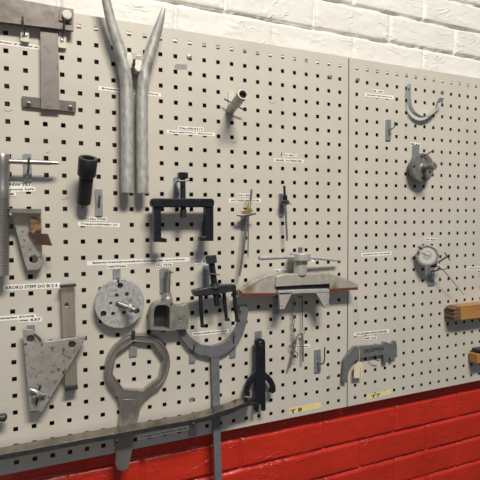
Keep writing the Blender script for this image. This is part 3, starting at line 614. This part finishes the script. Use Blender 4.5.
# ------------------------------------------------------------------ long bar along the bottom
c = [(-14, 459.6, 5.8), (0, 456.8, 5.6), (12, 454.5, 6.1), (28, 451.4, 5.5), (45, 448.2, 6.0), (66, 444.2, 5.6), (90, 439.7, 6.1), (108, 436.4, 5.6), (130, 432.4, 6.0), (150, 428.6, 5.5), (170, 425, 6.0), (186, 422.2, 5.6), (196, 420.2, 5.8), (208, 417.4, 6.6), (219, 413.8, 7.4), (228, 411, 7.4), (235, 408.4, 6.6), (242, 405, 5.8), (250, 403, 5), (257.6, 402, 3)]
up = []; dn = []
for x, y, w in c:
    X, Z, _ = T(x, y+1.1, 54); up.append((X, Z+w)); dn.append((X, Z-w))
t = thing('pry_bar', 'long flat pry bar lying on hooks along the bottom of the board', 'bar', T(120, 436, 35))
build('bar_body', MB().prism(up + list(reversed(dn)), 16, 52.6), 'barsteel', t, bevel=.8)
build('front_shade', MB().prism([(x, z-.5) for x, z in up] + [(x, z+.5) for x, z in reversed(dn)], 52.6, 54), 'blackg', t, label='dark strip painting the shade on the bar front', bevel=.4)  # near-black strip paints the dark reflection on the bar's front face
# ------------------------------------------------------------------ grey angled gauge plate with tag
hx = 14
t = thing('angled_plate', 'flat grey cut-out steel plate shaped like a pistol with handwriting', 'plate', T(370, 352, 6))
o = [(342.4, 381.6), (344, 360.4), (348.5, 353.5), (354, 347), (357.5, 346.4), (382.8, 344.6), (384.2, 342), (388.3, 342.8), (389.6, 344), (393.2, 343.6), (393.6, 341.3), (396, 341), (397.1, 346), (397.2, 357.2), (394, 358.2), (392.8, 360.6), (391.4, 361), (389.4, 356.6), (388, 361.4), (384, 363.2), (383.2, 354.8), (376, 355.8), (368, 357), (359, 358.4), (354.6, 361.8), (350.4, 368), (348.4, 373), (347, 383), (344.4, 382)]
build('plate_body', MB().prism(TT(o, hx), 5, hx), 'grey', t, bevel=.8)
a, b = T(364, 351.2, hx), T(384, 348.6, hx); lettering('SKAPPEN', a[0], a[1], b[0], b[1], 11, hx+.4, t, 'ink', bold=.02)
build('wire_clip', MB().tube([T(371, 356.5, 16), T(375, 359.8, 18), T(379.5, 361, 16)], 1.4, 8), 'blackg', t, bevel=0)
t = thing('card_tag', 'buff card tag tied with string to the pistol-shaped plate', 'tag', T(358.5, 370, 15))
q = TT([(354.2, 366.4), (358, 361.6), (360, 361.4), (362.6, 363.2), (362.4, 377.6), (354, 378.2)], 17); hc = T(358.8, 364, 17)
build('card', MB().prism([q, circ(hc[0], hc[1], 1.6, 10)], 16.3, 17), 'tag', t, bevel=0)
build('string', MB().tube([T(358.6, 364, 17.6), T(359.6, 357, 16.5), T(359, 350, 15.6), T(358, 346.2, 15)], .9, 6), 'cord', t, bevel=0)
for y in (367.5, 370, 372.5, 375):
    build('written_line', MB().tube([T(360.8, y, 17.2), T(360.2, y+.9, 17.2), T(361, y+1.6, 17.2)], .6, 5), 'inkgrey', t, bevel=0)
# ------------------------------------------------------------------ U-shaped strap
t = thing('u_strap', 'shiny U-shaped galvanised metal strap in the upper right', 'strap', T(408, 86, 12))
path = smooth_path([T(*p, 23) for p in ((410.6, 83.6), (410.6, 96), (411, 103.5), (413, 109), (417.3, 114), (423.3, 116.8), (430, 116), (436, 111.6), (440.6, 104.8), (443.6, 97))], 2)
L = []; Rr = []
for i, p in enumerate(path):
    a, b = path[max(i-1, 0)], path[min(i+1, len(path)-1)]; d = math.hypot(b[0]-a[0], b[1]-a[1]) or 1; nx, nz = -(b[1]-a[1])/d, (b[0]-a[0])/d
    L.append((p[0]+nx*1.3, p[1]+nz*1.3)); Rr.append((p[0]-nx*1.3, p[1]-nz*1.3))
build('band', MB().prism(L+list(reversed(Rr)), 9, 23), 'blue_zinc', t, bevel=.4)
e = T(443.2, 97.6, 23); e2 = T(441.4, 104.2, 23)
build('end_clip', MB().obb((lerp(e, e2, .5)[0], lerp(e, e2, .5)[1], 15), (1, -.3, 0), (.3, 1, 0), (0, 0, 1), 6, 22, 17), 'grey', t, label='dark grey clip at the strap end')
r = T(406.6, 89, 16); build('rivet', MB().lathe((path[0][0]+.5, r[1], 16), (path[0][0]-20, r[1], 16), [(0, 4), (2.4, 4), (3.2, 2.5)], 14), 'steel', t, bevel=0)
# ------------------------------------------------------------------ dark hub
fx, fz, _ = T(423.2, 167.6, 32)
t = thing('round_hub', 'dark grey round hub with a protruding shaft at the upper right', 'hub', (fx, fz, 4))
hh = [T(414.2, 166.8, 32), T(422, 157, 32), T(423.2, 178.2, 32), T(430, 172, 32)]
build('flange', MB().prism([circ(fx, fz, 44.5, 56)]+[circ(p[0], p[1], 4.6, 14) for p in hh], 17, 32), 'hub', t, bevel=2, bseg=3)
build('back_disc', MB().lathe((fx, fz, 5), (fx, fz, 40), [(0, 36), (10, 38), (12, 40)], 48), 'hub', t)
build('shaft', MB().lathe((fx, fz, 32), (fx, fz, 90), [(0, 15), (2, 12), (5, 9.4), (14, 9), (15, 8), (33, 8), (34, 11.2), (44, 11.6), (46, 10)], 28), 'hub', t, bevel=0)
# ------------------------------------------------------------------ dial gauge
t = thing('dial_gauge', 'round dial gauge with a long thin needle', 'gauge', T(432, 266, 30))
c = T(427.4, 255.4, 38); cam = (CX*1000, CZ*1000, -CY*1000)
dv = [b-a for a, b in zip(c, cam)]; dl = math.sqrt(sum(v*v for v in dv)); dv = [v/dl for v in dv]
off = lambda p, k: tuple(a+b*k for a, b in zip(p, dv))
s = dl/F*1.0
Rg = 11.0*dl/F/1.17
back = off(c, -16); front = off(c, 40)
build('case', MB().lathe(back, front, [(0, Rg*.7), (2, Rg*.92), (13, Rg*.95), (14, Rg*1.04), (19, Rg*1.06), (20.5, Rg), (20.5, Rg*.88), (17.5, Rg*.86), (17.4, .5)], 40), 'bright', t, bevel=0)
f = build('dial', MB().lathe(off(c, 1.6), front, [(0, Rg*.85), (.4, Rg*.85)], 40), 'dial', t)
dW = (W(*off(c, 1))-W(*c)).normalized(); uW = (Vector((0, 0, 1)) - dW*dW.z).normalized(); rW = uW.cross(dW)*1.0
def dial_pt(a, r, k): 
    p = W(*off(c, k)) + (rW*math.sin(a)+uW*math.cos(a))*r/1000; return (p.x*1000, (p.z-ZB)*1000, -p.y*1000)
g = MB()
for i in range(40):
    a = 2*math.pi*i/40; g.tube([dial_pt(a, Rg*(.70 if i % 4 == 0 else .76), 2.3), dial_pt(a, Rg*.82, 2.3)], .35, 4)
build('tick_marks', g, 'inkgrey', f, bevel=0)
g = MB()
g.tube([dial_pt(a/20*6.28, Rg*.40, 2.3) for a in range(21)], .4, 4, False); g.tube([dial_pt(a/20*6.28, Rg*.25, 2.3) for a in range(3, 18)], .7, 4)
build('inner_scale', g, 'inkgrey', f, bevel=0)
build('pointer', MB().tube([dial_pt(2.0, Rg*.2, 2.8), dial_pt(2.0+math.pi, Rg*.6, 2.8)], [.9, .5], 6), 'ink', f, bevel=0)
build('crown', MB().tube([T(422, 249, 36), T(418.6, 246.8, 34)], [4, 5], 12), 'steel', t, bevel=0)
build('clamp_body', MB().tube([T(430.5, 266, 34), T(435, 265, 42), T(439, 264, 44)], [6, 8, 6], 14), 'blackg', t, bevel=0)
build('clamp_screw', MB().tube([T(436.5, 263.4, 44), T(448, 255.8, 58)], 3.0, 12), 'blackg', t, bevel=0)
build('screw_bar', MB().tube([T(444.6, 252.6, 58), T(450, 260.4, 58)], 1.7, 10), 'blackg', t, bevel=0)
build('pivot', MB().tube([T(437, 264.5, 48), T(442, 268.6, 44)], [6, 5], 12), 'cast_white', t, bevel=0)
build('lever_wire', MB().tube(smooth_path([T(436, 268.6, 44), T(442, 269.6, 46), T(447, 268.8, 46), T(448.2, 264.6, 46)], 1), 1.4, 8), 'blackg', t, bevel=0)
build('needle', MB().tube([T(440, 266.5, 46), T(450, 278, 40), T(464, 295, 30)], [1.3, 1.1, .7], 8), 'blackg', t, bevel=0)
# ------------------------------------------------------------------ wooden bar and handle on the right
zt = T(459.5, 306.8, 44)[1]; zb = T(459, 320.2, 44)[1]; xl = T(460.4, 314, 44)[0]; xb = T(445.6, 316, 4)[0]
t = thing('wooden_bar', 'thick orange wooden bar with a dark weathered end on the right', 'wood', (xb, zb, 4))
build('timber', MB().box(xl+2, xl+330, zb, zt, 3, 44), 'wood', t, bevel=1.5)
g = MB(); zz = zt+1
g.prism([(xb-3, zb+2), (xl+2, zb+.3), (xl+2, zt-.3), (xb+6, zt-2), (xb-2, zt-14)], 3.5, 43.5)
build('weathered_end', g, 'woodend', t, label='dark weathered end of the bar', bevel=1.5)
for (za, zc, wd) in ((zt-3, zt-8, 5), (zt-16, zt-21, 3), (zt-29, zt-33, 4)):
    build('end_ridge', MB().prism([(xb-2-wd, zc), (xl+1, zc), (xl+1, za), (xb+4-wd, za)], 6, 44.6), 'woodend', t, bevel=1)
x0 = T(476.4, 356, 36)[0]; z1 = T(478, 351.5, 36)[1]; z0 = T(478, 363.5, 36)[1]
t = thing('wooden_tool', 'brown wooden tool end with a black ferrule at the lower right edge', 'handle', (x0, z0, 4))
build('grip', MB().box(x0+1, x0+70, z0, z1-8, 5, 40), 'wood', t, bevel=3, bseg=3)
build('ferrule', MB().box(x0+9, x0+60, z1-7.8, z1+6, 8, 37), 'blackm', t, bevel=3)
# ------------------------------------------------------------------ black knob, lower left edge
A = T(-9, 419, 26); B = T(6.6, 417, 26)
t = thing('knob_end', 'black rounded tool end poking in at the lower left edge', 'tool', A)
L = math.dist(A, B); build('rod', MB().lathe(A, B, [(0, 6), (L*.55, 6.4), (L*.6, 8.6), (L*.9, 9), (L, 6), (L+1.5, 2)], 20), 'blackg', t, bevel=0)
hook((-7.5, 409, -1, 428), 'hook holding the black rounded tool end', [(-4, 420, 4), (-4, 420, 19)], 2.2)
# ------------------------------------------------------------------ light
def area(name, loc, target, sx, sy, power, col):
    l = bpy.data.lights.new(name, 'AREA'); l.shape = 'RECTANGLE'; l.size = sx; l.size_y = sy; l.energy = power; l.color = col
    o = bpy.data.objects.new(name, l); C.objects.link(o); o.location = loc
    o.rotation_euler = (Vector(target)-Vector(loc)).to_track_quat('-Z', 'Y').to_euler(); return o
area('ceiling_lamp', (.60, -2.6, ZB+2.4), (.60, 0, ZB-.6), 1.4, .45, 185, (1, .915, .775))
area('warm_fill', (-.4, -3.2, ZB-1.1), (.5, 0, ZB-.9), 1.6, 1.4, 8, (1, .82, .58))  # unseen warm fill light, added to brighten the lower board
w = bpy.data.worlds.new('World'); bpy.context.scene.world = w; w.use_nodes = True
wn, wl = w.node_tree.nodes, w.node_tree.links; bg = wn['Background']; bg.inputs[1].default_value = .21
tc = wn.new('ShaderNodeTexCoord'); sx = wn.new('ShaderNodeSeparateXYZ'); cr = wn.new('ShaderNodeValToRGB')
wl.new(tc.outputs['Generated'], sx.inputs[0]); wl.new(sx.outputs[2], cr.inputs[0]); wl.new(cr.outputs[0], bg.inputs[0])
e = cr.color_ramp.elements; e[0].position = .1; e[0].color = (.30, .31, .33, 1); e[1].position = .75; e[1].color = (.85, 1.45, 2.5, 1)
# ------------------------------------------------------------------ camera
cd = bpy.data.cameras.new('Camera'); cam_o = bpy.data.objects.new('Camera', cd); C.objects.link(cam_o)
cd.sensor_fit = 'HORIZONTAL'; cd.sensor_width = 36; cd.lens = F*36/480; cd.clip_start = .01
def basev(r): return Vector((r[0], r[2], -r[1]))           # (X, -Z, Y) -> world (X, Y, Z)
rx_, ry_, rz_ = basev(R[0]), basev(R[1]), basev(R[2])
mw = Matrix((rx_, -ry_, -rz_)).transposed().to_4x4(); mw.translation = Vector((CX, CY, CZ+ZB)); cam_o.matrix_world = mw
sc = bpy.context.scene; sc.camera = cam_o
sc.view_settings.view_transform = 'Standard'; sc.view_settings.look = 'None'; sc.view_settings.gamma = 1; sc.view_settings.exposure = 0; sc.view_settings.use_curve_mapping = False
